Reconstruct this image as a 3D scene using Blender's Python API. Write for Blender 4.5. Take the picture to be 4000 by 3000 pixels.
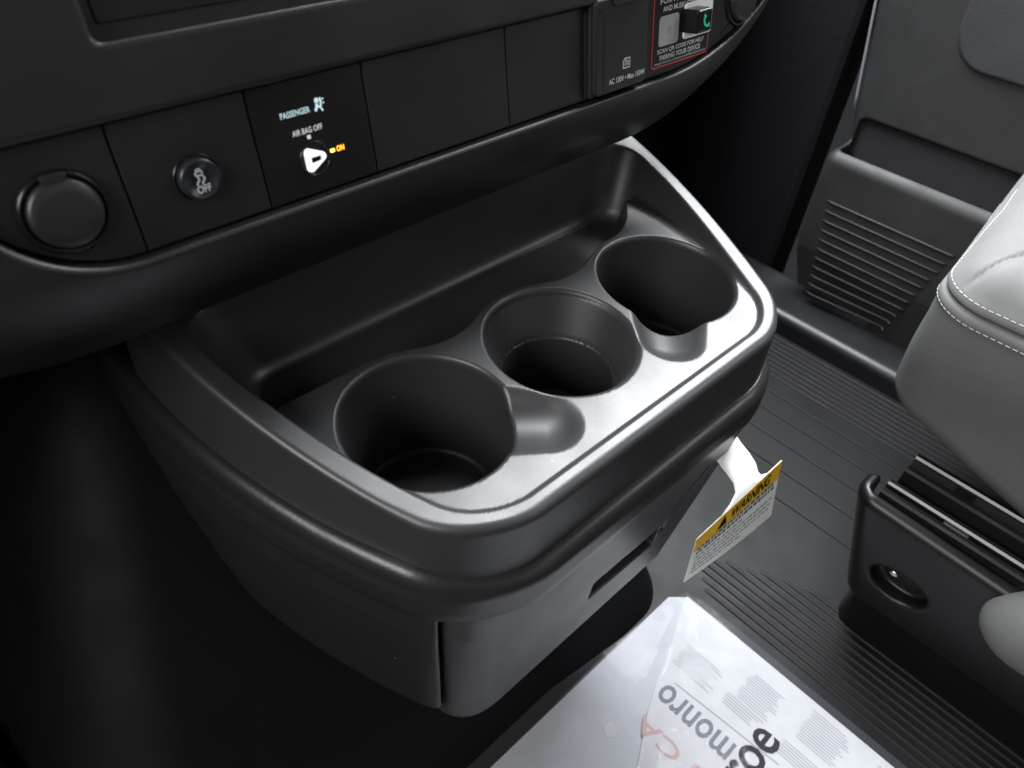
import bpy, bmesh, math
import numpy as np
from mathutils import Matrix, Vector

SC = bpy.context.scene
for o in list(bpy.data.objects):
    bpy.data.objects.remove(o, do_unlink=True)
COL = SC.collection

# ------------------------------------------------------------------ camera
# metres; x to the passenger side, y to the front of the van, z up; origin: middle cup, deck level
RW = np.array([[0.72179764, -0.43643578, 0.53715173],
               [-0.68922562, -0.52397855, 0.50041435],
               [0.06305726, -0.73141663, -0.67900920]])
CAM = Vector((-0.27104, -0.21476, 0.28))
cd = bpy.data.cameras.new('camera')
cam = bpy.data.objects.new('camera', cd)
COL.objects.link(cam)
r_ = RW @ np.array([1, 0, 0]); u_ = RW @ np.array([0, -1, 0]); b_ = RW @ np.array([0, 0, -1])
cam.matrix_world = Matrix(((r_[0], u_[0], b_[0], CAM[0]), (r_[1], u_[1], b_[1], CAM[1]),
                           (r_[2], u_[2], b_[2], CAM[2]), (0, 0, 0, 1)))
cd.sensor_width = 36.0
cd.lens = 1600 / 2212 * 36.0
cd.clip_start = 0.01
cd.clip_end = 50
cd.dof.use_dof = True
cd.dof.focus_distance = 0.46
cd.dof.aperture_fstop = 11.0
SC.camera = cam

# ------------------------------------------------------------------ light
w = bpy.data.worlds.new('World')
SC.world = w
w.use_nodes = True
w.node_tree.nodes['Background'].inputs[0].default_value = (0.62, 0.66, 0.72, 1)
w.node_tree.nodes['Background'].inputs[1].default_value = 0.035


def area(name, loc, target, sx, sy, power, col):
    ld = bpy.data.lights.new(name, 'AREA')
    ld.shape = 'RECTANGLE'; ld.size = sx; ld.size_y = sy
    ld.energy = power; ld.color = col
    lo = bpy.data.objects.new(name, ld)
    COL.objects.link(lo)
    lo.location = loc
    d = Vector(target) - Vector(loc)
    lo.rotation_euler = d.to_track_quat('-Z', 'Y').to_euler()
    return lo


# daylight through the van's glass: windscreen, passenger window, driver's window; plus an added rear fill
area('windscreen_light', (0.20, 0.52, 1.08), (0.0, -0.08, 0.0), 1.25, 0.65, 58.0, (0.94, 0.97, 1.0))
area('passenger_window_light', (0.88, 0.36, 0.86), (0.0, -0.05, 0.0), 0.8, 0.6, 46.0, (0.94, 0.97, 1.0))
area('driver_door_light', (-1.10, -0.10, 0.66), (0.1, -0.05, -0.1), 0.95, 0.42, 14.0, (1.0, 0.98, 0.96))
area('side_door_light', (0.95, -0.80, 0.72), (0.1, 0.0, -0.1), 0.5, 0.35, 2.5, (0.97, 0.98, 1.0))
area('rear_fill_light', (0.25, -1.5, 0.75), (0.1, -0.1, -0.2), 1.0, 0.6, 1.2, (1.0, 0.98, 0.95))  # dim fill from behind, no real source there

SC.view_settings.view_transform = 'Standard'
SC.view_settings.look = 'None'
SC.view_settings.exposure = 0.5
SC.view_settings.gamma = 1.0
SC.view_settings.use_curve_mapping = False


# ------------------------------------------------------------------ materials
def newmat(name):
    m = bpy.data.materials.new(name)
    m.use_nodes = True
    nt = m.node_tree
    return m, nt, nt.nodes['Principled BSDF']


def plastic(name, base, rough, grain=1100, bump=0.25, dust=0.0, spec=0.5, var=0.12, coords='Object', dcol=(.20, .20, .19, 1)):
    m, nt, bs = newmat(name)
    N, L = nt.nodes, nt.links
    tc = N.new('ShaderNodeTexCoord')
    bs.inputs['Specular IOR Level'].default_value = spec
    # low-frequency roughness variation: handled, slightly wiped plastic
    n1 = N.new('ShaderNodeTexNoise'); n1.inputs['Scale'].default_value = 24; n1.inputs['Detail'].default_value = 5
    L.new(tc.outputs[coords], n1.inputs['Vector'])
    mr = N.new('ShaderNodeMapRange')
    mr.inputs['To Min'].default_value = rough * (1 - var); mr.inputs['To Max'].default_value = rough * (1 + var)
    mr.inputs['From Min'].default_value = .3; mr.inputs['From Max'].default_value = .7
    L.new(n1.outputs['Fac'], mr.inputs['Value'])
    L.new(mr.outputs['Result'], bs.inputs['Roughness'])
    if bump > 0:
        n2 = N.new('ShaderNodeTexNoise'); n2.inputs['Scale'].default_value = grain * .6; n2.inputs['Detail'].default_value = 1.5
        L.new(tc.outputs[coords], n2.inputs['Vector'])
        bp = N.new('ShaderNodeBump'); bp.inputs['Strength'].default_value = bump; bp.inputs['Distance'].default_value = 0.0004
        L.new(n2.outputs['Fac'], bp.inputs['Height'])
        L.new(bp.outputs['Normal'], bs.inputs['Normal'])
    if dust > 0:
        mp = N.new('ShaderNodeMapping'); mp.inputs['Scale'].default_value = (1.0, .45, .45); mp.inputs['Rotation'].default_value = (.3, .5, .9)
        L.new(tc.outputs[coords], mp.inputs['Vector'])
        vd = N.new('ShaderNodeTexVoronoi'); vd.inputs['Scale'].default_value = 190
        L.new(mp.outputs['Vector'], vd.inputs['Vector'])
        lt = N.new('ShaderNodeMath'); lt.operation = 'LESS_THAN'; lt.inputs[1].default_value = .055
        L.new(vd.outputs['Distance'], lt.inputs[0])
        sp = N.new('ShaderNodeSeparateColor'); L.new(vd.outputs['Color'], sp.inputs['Color'])
        gt = N.new('ShaderNodeMath'); gt.operation = 'GREATER_THAN'; gt.inputs[1].default_value = 1 - dust
        L.new(sp.outputs['Red'], gt.inputs[0])
        mu = N.new('ShaderNodeMath'); mu.operation = 'MULTIPLY'
        L.new(lt.outputs[0], mu.inputs[0]); L.new(gt.outputs[0], mu.inputs[1])
        mx = N.new('ShaderNodeMix'); mx.data_type = 'RGBA'
        mx.inputs['A'].default_value = (*base, 1); mx.inputs['B'].default_value = dcol
        L.new(mu.outputs[0], mx.inputs['Factor'])
        L.new(mx.outputs['Result'], bs.inputs['Base Color'])
    else:
        n3 = N.new('ShaderNodeTexNoise'); n3.inputs['Scale'].default_value = 60; n3.inputs['Detail'].default_value = 4
        L.new(tc.outputs[coords], n3.inputs['Vector'])
        mx = N.new('ShaderNodeMix'); mx.data_type = 'RGBA'
        mx.inputs['A'].default_value = (*[c * .9 for c in base], 1); mx.inputs['B'].default_value = (*[c * 1.1 for c in base], 1)
        L.new(n3.outputs['Fac'], mx.inputs['Factor'])
        L.new(mx.outputs['Result'], bs.inputs['Base Color'])
    return m


def glow(name, base, col, strength):
    m, nt, bs = newmat(name)
    bs.inputs['Base Color'].default_value = (*base, 1)
    bs.inputs['Emission Color'].default_value = (*col, 1)
    bs.inputs['Emission Strength'].default_value = strength
    bs.inputs['Roughness'].default_value = .4
    return m


M = {}
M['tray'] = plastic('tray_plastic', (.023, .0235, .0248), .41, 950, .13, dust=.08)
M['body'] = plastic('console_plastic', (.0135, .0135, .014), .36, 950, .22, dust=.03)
M['dash'] = plastic('dash_plastic', (.0100, .0097, .0095), .44, 900, 0.09, dust=.012)
M['module'] = plastic('module_plastic', (.0100, .0098, .0095), .44, 1200, 0.06, dust=.01)
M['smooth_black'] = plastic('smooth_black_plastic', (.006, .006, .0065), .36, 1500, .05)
M['gloss_black'] = plastic('gloss_black_plastic', (.008, .008, .009), .24, 1500, .0, spec=.4)
M['lid'] = plastic('lid_plastic', (.013, .0135, .0135), 0.4, 1200, 0.05)
M['button'] = plastic('button_plastic', (.016, .018, .024), 0.3, 1500, 0.02)
M['bin'] = plastic('bin_plastic', (.028, .027, .030), 0.38, 700, 0.12)
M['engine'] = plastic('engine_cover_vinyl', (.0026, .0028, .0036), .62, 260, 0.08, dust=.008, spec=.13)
M['floor'] = plastic('floor_rubber', (.0070, .0070, .0076), .54, 420, .12, dust=.03, dcol=(.10, .10, .10, 1), spec=.19)
M['sill'] = plastic('sill_plastic', (.0070, .0074, .0088), .45, 500, 0.05)
M['carpet'] = plastic('footwell_carpet', (.008, .008, .010), .9, 300, .9, spec=.1)
M['door'] = plastic('door_trim', (.0148, .015, .0152), .6, 700, 0.1)
M['door_fabric'] = plastic('door_fabric', (.021, .0205, .024), .85, 500, .6, spec=.2)
M['door_pad'] = plastic('door_pad', (.022, .0225, .026), .6, 500, .4)
M['vinyl'] = plastic('seat_vinyl', (.100, .101, .100), .58, 520, .10, var=.1, spec=.07)
M['thread'] = plastic('seat_thread', (.30, .30, .295), .8, 2500, .3, spec=.05)
M['seat_trim'] = plastic('seat_base_plastic', (.0045, .0045, .005), .36, 700, .06, spec=.3)
M['edge_grey'] = plastic('edge_strip_grey', (.20, .20, .22), .4, 900, .05)
M['steel'] = plastic('bolt_steel', (.55, .55, .55), .3, 900, .2)
M['steel'].node_tree.nodes['Principled BSDF'].inputs['Metallic'].default_value = 1.0
M['white_print'] = plastic('white_print', (.62, .64, .66), .5, 900, .0)
M['grey_print'] = plastic('grey_print', (.115, .125, .145), .8, 900, .0, spec=.04)
M['light_grey_print'] = plastic('light_grey_print', (.225, .23, .245), .8, 900, .0, spec=.04)
M['red_print'] = plastic('red_print', (.55, .05, .06), .45, 900, .0)
M['pink_print'] = plastic('pink_print', (.34, .235, .235), .8, 900, .0, spec=.04)
M['black_print'] = plastic('black_print', (.006, .008, .010), .8, 900, .0, spec=.04)
M['sticker'] = plastic('sticker_black', (.010, .010, .010), .35, 900, .0)
M['paper'] = plastic('paper_white', (.36, .363, .375), .8, 300, .05, spec=.04)
M['paper_low'] = plastic('paper_under', (.32, .33, .355), .8, 300, .05, spec=.04)
M['tag'] = plastic('tag_card', (.84, .85, .84), .45, 600, .05)
M['tag_yellow'] = plastic('tag_yellow', (.78, .46, .03), .45, 600, .05)
M['green'] = glow('phone_green', (.02, .30, .14), (.05, .8, .4), .12)
M['amber'] = glow('amber_led', (.4, .15, .02), (1.0, .36, .02), 2.6)
M['amber_core'] = glow('amber_led_core', (.5, .3, .05), (1.0, .75, .12), 2.2)
M['cyan'] = glow('backlit_letters', (.5, .6, .62), (.62, .85, .92), .42)
M['white_glow'] = glow('backlit_white', (.6, .6, .62), (.9, .9, .95), .28)
M['lens'] = glow('backlit_lens', (.75, .76, .76), (.95, 1.0, 1.0), .55)
M['brown'] = plastic('brown_leather', (.22, .13, .10), .6, 600, .2)


def film_mat():
    m = bpy.data.materials.new('clear_bag_film'); m.use_nodes = True
    nt = m.node_tree; N, L = nt.nodes, nt.links
    for n in list(N): N.remove(n)
    out = N.new('ShaderNodeOutputMaterial')
    tr = N.new('ShaderNodeBsdfTransparent'); tr.inputs[0].default_value = (.97, .975, .98, 1)
    gl = N.new('ShaderNodeBsdfGlossy'); gl.inputs['Roughness'].default_value = .07
    df = N.new('ShaderNodeBsdfDiffuse'); df.inputs[0].default_value = (.85, .87, .92, 1)
    fr = N.new('ShaderNodeFresnel'); fr.inputs['IOR'].default_value = 1.38
    tc = N.new('ShaderNodeTexCoord')
    nz = N.new('ShaderNodeTexNoise'); nz.inputs['Scale'].default_value = 22; nz.inputs['Detail'].default_value = 3; nz.inputs['Distortion'].default_value = 1.2
    L.new(tc.outputs['Object'], nz.inputs['Vector'])
    bp = N.new('ShaderNodeBump'); bp.inputs['Strength'].default_value = .35; bp.inputs['Distance'].default_value = .004
    L.new(nz.outputs['Fac'], bp.inputs['Height'])
    L.new(bp.outputs['Normal'], gl.inputs['Normal']); L.new(bp.outputs['Normal'], fr.inputs['Normal'])
    m0 = N.new('ShaderNodeMixShader'); m0.inputs[0].default_value = .025
    L.new(tr.outputs[0], m0.inputs[1]); L.new(df.outputs[0], m0.inputs[2])
    m1 = N.new('ShaderNodeMixShader')
    hf = N.new('ShaderNodeMath'); hf.operation = 'MULTIPLY'; hf.inputs[1].default_value = .11
    L.new(fr.outputs[0], hf.inputs[0]); L.new(hf.outputs[0], m1.inputs[0]); L.new(m0.outputs[0], m1.inputs[1]); L.new(gl.outputs[0], m1.inputs[2])
    L.new(m1.outputs[0], out.inputs['Surface'])
    return m


M['film'] = film_mat()


# ------------------------------------------------------------------ object helpers
def tagp(o, label=None, cat=None, group=None, kind=None):
    if label: o['label'] = label
    if cat: o['category'] = cat
    if group: o['group'] = group
    if kind: o['kind'] = kind
    return o


def thing(name, loc, label, cat, group=None):
    o = bpy.data.objects.new(name, None)
    o.empty_display_size = .03
    COL.objects.link(o)
    o.location = loc
    return tagp(o, label, cat, group)


def wpos(o):
    p = Vector((0, 0, 0))
    while o is not None:
        p += Vector(o.location); o = o.parent
    return p


def obj(name, me, mat, parent=None, kind=None, label=None):
    """me has world coordinates; a child is moved back by its parent's position"""
    o = bpy.data.objects.new(name, me)
    COL.objects.link(o)
    if mat is not None and not me.materials:
        me.materials.append(M[mat] if isinstance(mat, str) else mat)
    if parent is not None:
        o.parent = parent
        o.location = -wpos(parent)
    return tagp(o, label=label, kind=kind)


def mesh(verts, faces, normals=None, smooth=True):
    me = bpy.data.meshes.new('m')
    me.from_pydata([tuple(map(float, v)) for v in verts] if not isinstance(verts, np.ndarray) else verts.tolist(), [],
                   faces.tolist() if isinstance(faces, np.ndarray) else faces)
    me.update()
    if smooth:
        me.polygons.foreach_set('use_smooth', np.ones(len(me.polygons), dtype=bool))
    if normals is not None:
        me.normals_split_custom_set_from_vertices(normals.tolist())
    return me


def bm_mesh(bm, smooth=False):
    me = bpy.data.meshes.new('m')
    bmesh.ops.recalc_face_normals(bm, faces=bm.faces)
    bm.to_mesh(me); bm.free()
    if smooth:
        me.polygons.foreach_set('use_smooth', np.ones(len(me.polygons), dtype=bool))
    return me


# panel frame of the switch panel: u = x, v up along the tilted face, h out of it
TH = math.radians(10)
PO = np.array([0, .05, .12])
PN = np.array([0, -math.cos(TH), math.sin(TH)])
PU = np.array([0, math.sin(TH), math.cos(TH)])
PX = np.array([1., 0, 0])


def pnl(p):
    p = np.asarray(p, float)
    return PO + p[..., 0:1] * PX + p[..., 1:2] * PU + p[..., 2:3] * PN


def prism(poly, h0, h1, frame, bevel=0.0, seg=2):
    """extrude a 2D polygon from h0 to h1 in a frame function (u,v,h)->world"""
    bm = bmesh.new()
    a = [bm.verts.new((p[0], p[1], h0)) for p in poly]
    b = [bm.verts.new((p[0], p[1], h1)) for p in poly]
    n = len(poly)
    bm.faces.new(a[::-1]); top = bm.faces.new(b)
    for i in range(n):
        bm.faces.new((a[i], a[(i + 1) % n], b[(i + 1) % n], b[i]))
    if bevel > 0:
        bm.normal_update()
        es = [e for e in top.edges]
        bmesh.ops.bevel(bm, geom=es, offset=bevel, segments=seg, affect='EDGES', profile=.5)
    for v in bm.verts:
        v.co = Vector(frame(np.array(v.co))[0:3]) if frame else v.co
    return bm_mesh(bm)


def rrect(u0, v0, u1, v1, r, n=5):
    pts = []
    for cx, cy, a0 in ((u1 - r, v1 - r, 0), (u0 + r, v1 - r, 90), (u0 + r, v0 + r, 180), (u1 - r, v0 + r, 270)):
        for k in range(n + 1):
            a = math.radians(a0 + 90 * k / n)
            pts.append((cx + r * math.cos(a), cy + r * math.sin(a)))
    return pts


def lathe(profile, n, frame, center=(0, 0)):
    """profile list of (r,h) revolved about the frame's h axis"""
    V, F = [], []
    for r, h in profile:
        for k in range(n):
            a = 2 * math.pi * k / n
            V.append((center[0] + r * math.cos(a), center[1] + r * math.sin(a), h))
    for i in range(len(profile) - 1):
        for k in range(n):
            F.append((i * n + k, i * n + (k + 1) % n, (i + 1) * n + (k + 1) % n, (i + 1) * n + k))
    V = np.array(V)
    if frame: V = np.array([frame(v) for v in V])
    return mesh(V, F)


def tube(pts, r, frame=None, n=8, flat=1.0, caps=True):
    P = np.array([frame(np.array(p)) if frame else p for p in pts], float)
    V, F = [], []
    for i, p in enumerate(P):
        t = P[min(i + 1, len(P) - 1)] - P[max(i - 1, 0)]
        t = t / (np.linalg.norm(t) + 1e-12)
        a = np.cross(t, (0, 0, 1.)) if abs(t[2]) < .9 else np.cross(t, (1., 0, 0))
        a /= np.linalg.norm(a); b = np.cross(a, t)
        for k in range(n):
            an = 2 * math.pi * k / n
            V.append(p + r * (math.cos(an) * a + flat * math.sin(an) * b))
    for i in range(len(P) - 1):
        for k in range(n):
            F.append((i * n + k, i * n + (k + 1) % n, (i + 1) * n + (k + 1) % n, (i + 1) * n + k))
    if caps:
        F.append(tuple(range(n))[::-1]); F.append(tuple(range((len(P) - 1) * n, len(P) * n)))
    return mesh(np.array(V), F)


def box(x0, x1, y0, y1, z0, z1, bevel=0.0, seg=2):
    bm = bmesh.new()
    bmesh.ops.create_cube(bm, size=1)
    for v in bm.verts:
        v.co = Vector(((x0 + x1) / 2 + v.co.x * (x1 - x0), (y0 + y1) / 2 + v.co.y * (y1 - y0), (z0 + z1) / 2 + v.co.z * (z1 - z0)))
    if bevel:
        bmesh.ops.bevel(bm, geom=list(bm.edges), offset=bevel, segments=seg, affect='EDGES', profile=.5)
    return bm_mesh(bm)


def join_meshes(ms):
    V, F = [], []
    for me in ms:
        o = len(V)
        V += [tuple(v.co) for v in me.vertices]
        F += [tuple(i + o for i in p.vertices) for p in me.polygons]
        bpy.data.meshes.remove(me)
    return mesh(V, F, smooth=False)


def text_mesh(s, width=None, height=None, frame=None, at=(0, 0), h=0.0, bold=0.0, mirror=False, thick=.00012, rot=0.0, align='LEFT', shear=0.0):
    """flat lettering as mesh, scaled to width x height (cap box) in the frame plane"""
    c = bpy.data.curves.new('t', 'FONT')
    c.body = s; c.size = 1.0; c.offset = bold; c.extrude = 0; c.resolution_u = 3; c.shear = shear
    o = bpy.data.objects.new('t', c)
    COL.objects.link(o)
    dg = bpy.context.evaluated_depsgraph_get()
    me = bpy.data.meshes.new_from_object(o.evaluated_get(dg))
    bpy.data.objects.remove(o); bpy.data.curves.remove(c)
    V = np.array([v.co[:] for v in me.vertices])
    F = [tuple(p.vertices) for p in me.polygons]
    bpy.data.meshes.remove(me)
    x0, x1 = V[:, 0].min(), V[:, 0].max(); y0, y1 = V[:, 1].min(), V[:, 1].max()
    sy = height / (y1 - y0) if height else width / (x1 - x0)
    sx = width / (x1 - x0) if width else sy
    U = (V[:, 0] - x0) * sx; W = (V[:, 1] - y0) * sy
    if mirror:
        U = (x1 - x0) * sx - U
    if align == 'CENTER':
        U = U - (x1 - x0) * sx / 2
    ca, sa = math.cos(rot), math.sin(rot)
    P = np.stack([at[0] + U * ca - W * sa, at[1] + U * sa + W * ca, np.full(len(U), h)], 1)
    P = np.array([frame(p) for p in P]) if frame else P
    return mesh(P, F, smooth=False)


# ------------------------------------------------------------------ signed distance meshing
def rint(a, b, r):      # rounded intersection
    u = np.maximum(a + r, 0); v = np.maximum(b + r, 0)
    return np.minimum(np.maximum(a, b), -r) + np.sqrt(u * u + v * v)


def runi(a, b, r):      # rounded union
    return -rint(-a, -b, r)


def rsub(a, b, r):      # a minus b, rounded edge
    return rint(a, -b, r)


def mesh_sdf(f, lo, hi, h, slack=1.35):
    lo = np.array(lo, float); hi = np.array(hi, float)
    B = 8
    nb = np.ceil((hi - lo) / h / B).astype(int)
    nc = nb * B
    D = np.empty(tuple(nc + 1), np.float32)
    bi = np.stack(np.meshgrid(*[np.arange(k) for k in nb], indexing='ij'), -1).reshape(-1, 3)
    cen = lo + (bi + .5) * B * h
    d = f(cen[:, 0], cen[:, 1], cen[:, 2])
    rad = .5 * math.sqrt(3) * B * h * slack
    sg = np.where(d > 0, 1., -1.).astype(np.float32).reshape(tuple(nb))
    D[...] = 1
    D[:-1, :-1, :-1] = np.repeat(np.repeat(np.repeat(sg, B, 0), B, 1), B, 2)
    D[-1] = D[-2]; D[:, -1] = D[:, -2]; D[:, :, -1] = D[:, :, -2]
    act = bi[np.abs(d) < rad]
    g = np.stack(np.meshgrid(*[np.arange(B + 1)] * 3, indexing='ij'), -1).reshape(-1, 3)
    for s in range(0, len(act), 600):
        a = act[s:s + 600]
        idx = (a[:, None, :] * B + g[None]).reshape(-1, 3)
        p = lo + idx * h
        D[idx[:, 0], idx[:, 1], idx[:, 2]] = f(p[:, 0], p[:, 1], p[:, 2])
    S = D < 0
    cnt = np.zeros(tuple(nc), np.uint8)
    for i in (0, 1):
        for j in (0, 1):
            for k in (0, 1):
                cnt += S[i:nc[0] + i, j:nc[1] + j, k:nc[2] + k]
    cells = np.argwhere((cnt > 0) & (cnt < 8))
    vid = np.full(tuple(nc), -1, np.int32)
    vid[cells[:, 0], cells[:, 1], cells[:, 2]] = np.arange(len(cells))
    acc = np.zeros((len(cells), 3)); num = np.zeros(len(cells))
    corners = [(i, j, k) for i in (0, 1) for j in (0, 1) for k in (0, 1)]
    for a in corners:
        for ax in range(3):
            if a[ax]: continue
            b = list(a); b[ax] = 1
            da = D[cells[:, 0] + a[0], cells[:, 1] + a[1], cells[:, 2] + a[2]]
            db = D[cells[:, 0] + b[0], cells[:, 1] + b[1], cells[:, 2] + b[2]]
            m = (da < 0) != (db < 0)
            t = np.where(m, da / np.where(m, da - db, 1), 0)
            p = np.tile(np.array(a, float), (len(cells), 1)); p[:, ax] = t
            acc[m] += p[m]; num[m] += 1
    V = lo + (cells + acc / num[:, None]) * h
    e = h * .15

    def grad(P):
        gx = f(P[:, 0] + e, P[:, 1], P[:, 2]) - f(P[:, 0] - e, P[:, 1], P[:, 2])
        gy = f(P[:, 0], P[:, 1] + e, P[:, 2]) - f(P[:, 0], P[:, 1] - e, P[:, 2])
        gz = f(P[:, 0], P[:, 1], P[:, 2] + e) - f(P[:, 0], P[:, 1], P[:, 2] - e)
        return np.stack([gx, gy, gz], 1) / (2 * e)
    for _ in range(2):
        G = grad(V); d = f(V[:, 0], V[:, 1], V[:, 2])
        st = (d / np.maximum((G * G).sum(1), .2))[:, None] * G
        ln = np.linalg.norm(st, axis=1, keepdims=True)
        V = V - st * np.minimum(1, .6 * h / np.maximum(ln, 1e-9))
    G = grad(V)
    Nn = G / np.maximum(np.linalg.norm(G, axis=1, keepdims=True), 1e-9)
    Q = []
    for ax in range(3):
        o1, o2 = (ax + 1) % 3, (ax + 2) % 3
        sl0 = [slice(None)] * 3; sl1 = [slice(None)] * 3
        sl0[ax] = slice(0, -1); sl1[ax] = slice(1, None)
        for o in (o1, o2):
            sl0[o] = slice(1, -1); sl1[o] = slice(1, -1)
        A = S[tuple(sl0)]; Bq = S[tuple(sl1)]
        ed = np.argwhere(A != Bq)
        fl = A[ed[:, 0], ed[:, 1], ed[:, 2]]
        ed[:, o1] += 1; ed[:, o2] += 1

        def cell(d1, d2):
            c = ed.copy(); c[:, o1] -= d1; c[:, o2] -= d2
            return vid[c[:, 0], c[:, 1], c[:, 2]]
        q = np.stack([cell(1, 1), cell(0, 1), cell(0, 0), cell(1, 0)], 1)
        q[~fl] = q[~fl][:, ::-1]
        Q.append(q)
    Q = np.concatenate(Q)
    return V, Q, Nn


def sub_mesh(V, Q, Nn, mask, xf=None):
    q = Q[mask]
    u, inv = np.unique(q, return_inverse=True)
    q = inv.reshape(q.shape)
    v, n = V[u], Nn[u]
    if xf is not None:
        v, n = xf(v, n)
    return mesh(v, q, n)


def sdf_obj(name, f, lo, hi, h, mat, parent=None, xf=None, kind=None, label=None):
    V, Q, Nn = mesh_sdf(f, lo, hi, h)
    me = sub_mesh(V, Q, Nn, np.ones(len(Q), bool), xf)
    return obj(name, me, mat, parent, kind, label)


def rbox(x, y, z, x0, x1, y0, y1, z0, z1, r):
    qx = np.abs(x - (x0 + x1) / 2) - (x1 - x0) / 2 + r
    qy = np.abs(y - (y0 + y1) / 2) - (y1 - y0) / 2 + r
    qz = np.abs(z - (z0 + z1) / 2) - (z1 - z0) / 2 + r
    o = np.sqrt(np.maximum(qx, 0) ** 2 + np.maximum(qy, 0) ** 2 + np.maximum(qz, 0) ** 2)
    return o + np.minimum(np.maximum(qx, np.maximum(qy, qz)), 0) - r


# ================================================================== SETTING: floor, sill, footwell
FZ = -0.36
floor = obj('floor', mesh([(-1.2, -1.4, FZ), (.70, -1.4, FZ), (.70, .75, FZ), (-1.2, .75, FZ)], [(0, 1, 2, 3)], smooth=False), 'floor', kind='structure')
tagp(floor, 'dark ribbed rubber floor mat under the console and seat')


def floor_rib(x, y0, y1, wd, ht):
    n = 10
    V, F = [], []
    prof = [(-.5, -.1), (-.36, .75), (-.2, 1), (.2, 1), (.36, .75), (.5, -.1)]
    ys = np.concatenate([[y0, y0 - .004, y0 - .012], [y1 + .012, y1 + .004, y1]])
    sc = [0.02, .7, 1, 1, .7, .02]
    for yy, s in zip(ys, sc):
        for a, b in prof:
            V.append((x + a * wd, yy, FZ + (b * ht if b < 0 else b * ht * s)))
    m = len(prof)
    for i in range(len(ys) - 1):
        for k in range(m - 1):
            F.append((i * m + k, i * m + k + 1, (i + 1) * m + k + 1, (i + 1) * m + k))
    return mesh(V, F)


# broad flat ribs between thin channels, then two bundles of narrow ribs
ribs = []
for k in range(10):
    ribs.append((.176 + k * .0088, (-.085, -.075, -.06, -.05, -.055, -.08, -.10, -.11, -.13, -.15)[k], -.75, .0048, .0016))
for k in range(9):
    ribs.append((.515 + k * .0095, .50, -.75, .0052, .0018))
for k, (x, y0) in enumerate(((.335, .02), (.375, .06), (.415, .30), (.452, .40), (.485, .45))):
    ribs.append((x, y0, -.45, .0034, .0016))
for k in range(5):
    ribs.append((.10 + k * .013, -.12 - .01 * k, -.75, .006, .002))
for x, y0, y1, wd, ht in ribs:
    obj('rib', floor_rib(x, y0, y1, wd, ht), 'floor', floor)

# sill strip beside the door
sill_f = lambda x, y, z: rbox(x, y, z, .600, .70, -1.4, .6, -.42, -.328 + 0 * x, .012)
sdf_obj('door_sill', lambda x, y, z: rint(sill_f(x, y, z), np.abs(y) - .58, .002), (.585, -.62, -.38), (.71, .62, -.31), .004, 'sill', kind='structure')

# footwell: toe board and the underside of the dash on the passenger side, both in deep shade
obj('footwell_toe_board', mesh([(-1.2, .52, FZ - .01), (.78, .52, FZ - .01), (.78, .74, .12), (-1.2, .74, .12), (-1.2, .74, .5), (.78, .74, .5)],
                               [(0, 1, 2, 3), (3, 2, 5, 4)], smooth=False), 'carpet', kind='structure')
obj('kick_panel', box(.70, .76, .17, .74, FZ - .02, .5, .01), 'carpet', kind='structure')

# ================================================================== ENGINE COVER
ec = thing('engine_cover', (0, .2, FZ), 'dark blue-black moulded engine cover below and left of the console', 'engine cover')


def ec_f(x, y, z):
    slope = (-(y - .2) + .84 * (z + .047)) / 1.306          # solid on the front side of the slope
    hw = .248 + .40 * np.clip(-z - .04, 0, 1)
    side = np.maximum((-x - hw) / 1.08, x - .16)
    return rint(slope, side, .055)


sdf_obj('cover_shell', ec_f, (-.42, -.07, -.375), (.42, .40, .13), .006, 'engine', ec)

# ================================================================== CONSOLE
con = thing('cup_holder_console', (0, .02, FZ), 'black moulded console with three cup holders and a storage bin below the dash', 'console')


def wy(y):
    yc = np.clip(y, -.12, .15)
    return .1690 + .335 * yc - 1.1 * yc * yc, .335 - 2.2 * yc


def P0(x, y):
    ww, dw = wy(y)
    ds = (np.abs(x) - ww) / np.sqrt(1 + dw * dw)
    return rint(ds, -y - .0815, .034)


def zrim(y):
    a = .0117 + .222 * y
    k = .003
    b = .0002
    t = (a - b) / k
    return b + k * np.log1p(np.exp(np.clip(t, -30, 30))) * 1.0


DIRN = np.array([-.755, -.656])


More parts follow.
